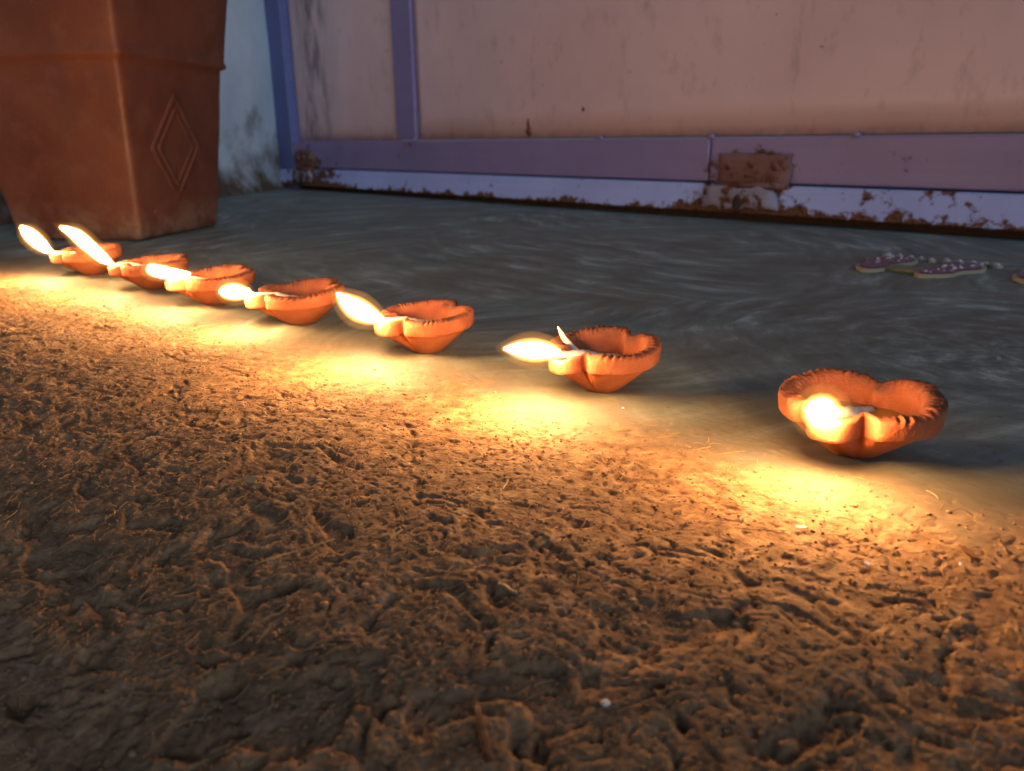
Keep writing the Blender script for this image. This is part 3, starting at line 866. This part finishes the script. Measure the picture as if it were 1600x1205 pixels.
for k in range(K - 1):
    for a, b in ((0, 1), (1, 2), (2, 0)):
        fs.append(np.stack([base[:, 0] + k * 3 + a, base[:, 0] + k * 3 + b, base[:, 0] + (k + 1) * 3 + b, base[:, 0] + (k + 1) * 3 + a], -1))
me = bpy.data.meshes.new('mud_fibres')
me.from_pydata(vs.reshape(-1, 3).tolist(), [], np.concatenate(fs).tolist())
tag(link('plant_fibres', me, M_FIBRE), 'fine plant fibres sticking out of the rough mud', 'fibres', kind='stuff')
# crumbs
x, y = on_rough(14000, 0.03, 0.32, -0.16, 0.70)
n = len(x)
bm = bmesh.new(); bmesh.ops.create_icosphere(bm, subdivisions=1, radius=1.0)
iv = np.array([v.co[:] for v in bm.verts]); bm.verts.index_update(); fi_ = np.array([[v.index for v in f.verts] for f in bm.faces]); bm.free()
sz = rng.uniform(0.0002, 0.0006, n) * (1 + (rng.random(n) < 0.04) * 1.0)
V = iv[None] * (1 + rng.uniform(-0.35, 0.35, (n, len(iv), 1))) * sz[:, None, None] * np.array([1.2, 1.2, 0.75])
V[:, :, 0] += x[:, None]; V[:, :, 1] += y[:, None]; V[:, :, 2] += (ground_h(x, y) + sz * 0.25)[:, None]
F = fi_[None] + (np.arange(n) * len(iv))[:, None, None]
me = bpy.data.meshes.new('mud_crumbs')
me.from_pydata(V.reshape(-1, 3).tolist(), [], F.reshape(-1, 3).tolist()); smooth(me)
tag(link('mud_crumbs', me, M_CRUMB), 'loose brown mud crumbs scattered over the rough ground', 'crumbs', kind='stuff')

def straw(x, y, L, r, ang, lab, mat=None, lift=0.0008, tilt=0.0, name='straw_piece', cat='straw'):
    z = max(gh(x + math.cos(ang) * L * k, y + math.sin(ang) * L * k) for k in (-.45, -.2, 0, .2, .45)) * 0.5 + gh(x, y) * 0.5 + lift
    pts = []
    for k in range(4):
        t = k / 3 - 0.5
        pts.append((math.cos(ang) * L * t, math.sin(ang) * L * t + 0.0006 * math.sin(k * 2.1), tilt * L * t, r * (1, 1.1, 1.0, 0.7)[k]))
    o = link(name, sweep(name, pts, 3, 7, 0.15, x * 100, flat=0.6), mat or M_STRAW)
    o.location = (x, y, z); tag(o, lab, cat)
def flake(x, y, a, b, th, rz, tilt, lab, mat, name, cat, seed=0):
    bm = bmesh.new()
    pts = [(a * math.cos(t) * (1 + 0.3 * mnoise.noise(Vector((math.cos(t) * 2 + seed, math.sin(t) * 2, 0)))),
            b * math.sin(t) * (1 + 0.3 * mnoise.noise(Vector((math.cos(t) * 2, math.sin(t) * 2 + seed, 4))))) for t in [2 * math.pi * i / 12 for i in range(12)]]
    extrude_outline(bm, pts, 0, th)
    o = bm_obj(name, bm, mat)
    o.location = (x, y, gh(x, y) + 0.0012); o.rotation_euler = (tilt, tilt * 0.4, rz)
    tag(o, lab, cat)
straw(-0.002, 0.205, 0.008, 0.0007, -0.7, 'short thick straw piece lying in the rough mud, lower middle of the picture')
straw(-0.041, 0.239, 0.0065, 0.00035, 1.0, 'thin pale straw piece standing out of the mud, left of the middle')
straw(-0.003, 0.275, 0.010, 0.00022, 1.35, 'long hair-thin straw upright in the bright mud below the second lamp from right')
straw(-0.075, 0.231, 0.030, 0.00022, 0.62, 'long thin grass stalk on the dark mud, lower left')
flake(0.099, 0.237, 0.0022, 0.0005, 0.0004, 0.1, 0.25, 'bright white sliver on the mud below the nearest lamp', M_WHITE, 'pale_sliver', 'flake', 1)
flake(0.111, 0.213, 0.0011, 0.0008, 0.0005, 0.6, 0.5, 'tiny white flake on the mud, lower right of the nearest lamp', M_WHITE, 'pale_flake', 'flake', 2)
flake(0.140, 0.212, 0.0017, 0.0005, 0.0005, 0.9, 0.5, 'small pale curled flake beside the orange leaf scrap', M_WHITE, 'pale_flake', 'flake', 3)
flake(-0.106, 0.284, 0.0030, 0.0018, 0.0005, -0.5, 0.3, 'yellowish chip lying on the mud, left side', M_STRAW, 'chip', 'chip', 4)
flake(0.146, 0.219, 0.0016, 0.0032, 0.0004, 0.5, 0.25, 'orange dry leaf scrap stuck in the mud near the right edge', M_LEAF, 'leaf_scrap', 'leaf scrap', 5)
o = blob('white_pebble', (0.022, 0.156, gh(0.022, 0.156) + 0.0006), (0.0011, 0.0009, 0.0009), M_WHITE, None, 3)
tag(o, 'tiny white pebble on the dark mud near the bottom edge', 'pebble')
o = blob('white_pebble', (0.0555, 0.3635, gh(0.0555, 0.3635) + 0.0003), (0.0006, 0.0006, 0.0005), M_WHITE, None, 4)
tag(o, 'speck of white grit just below the second lamp from the right', 'pebble')
straw(-0.008, 0.149, 0.017, 0.0011, 1.75, 'reddish brown twig lying at the bottom middle of the picture', M_TWIG, 0.001, 0.05, 'twig', 'twig')
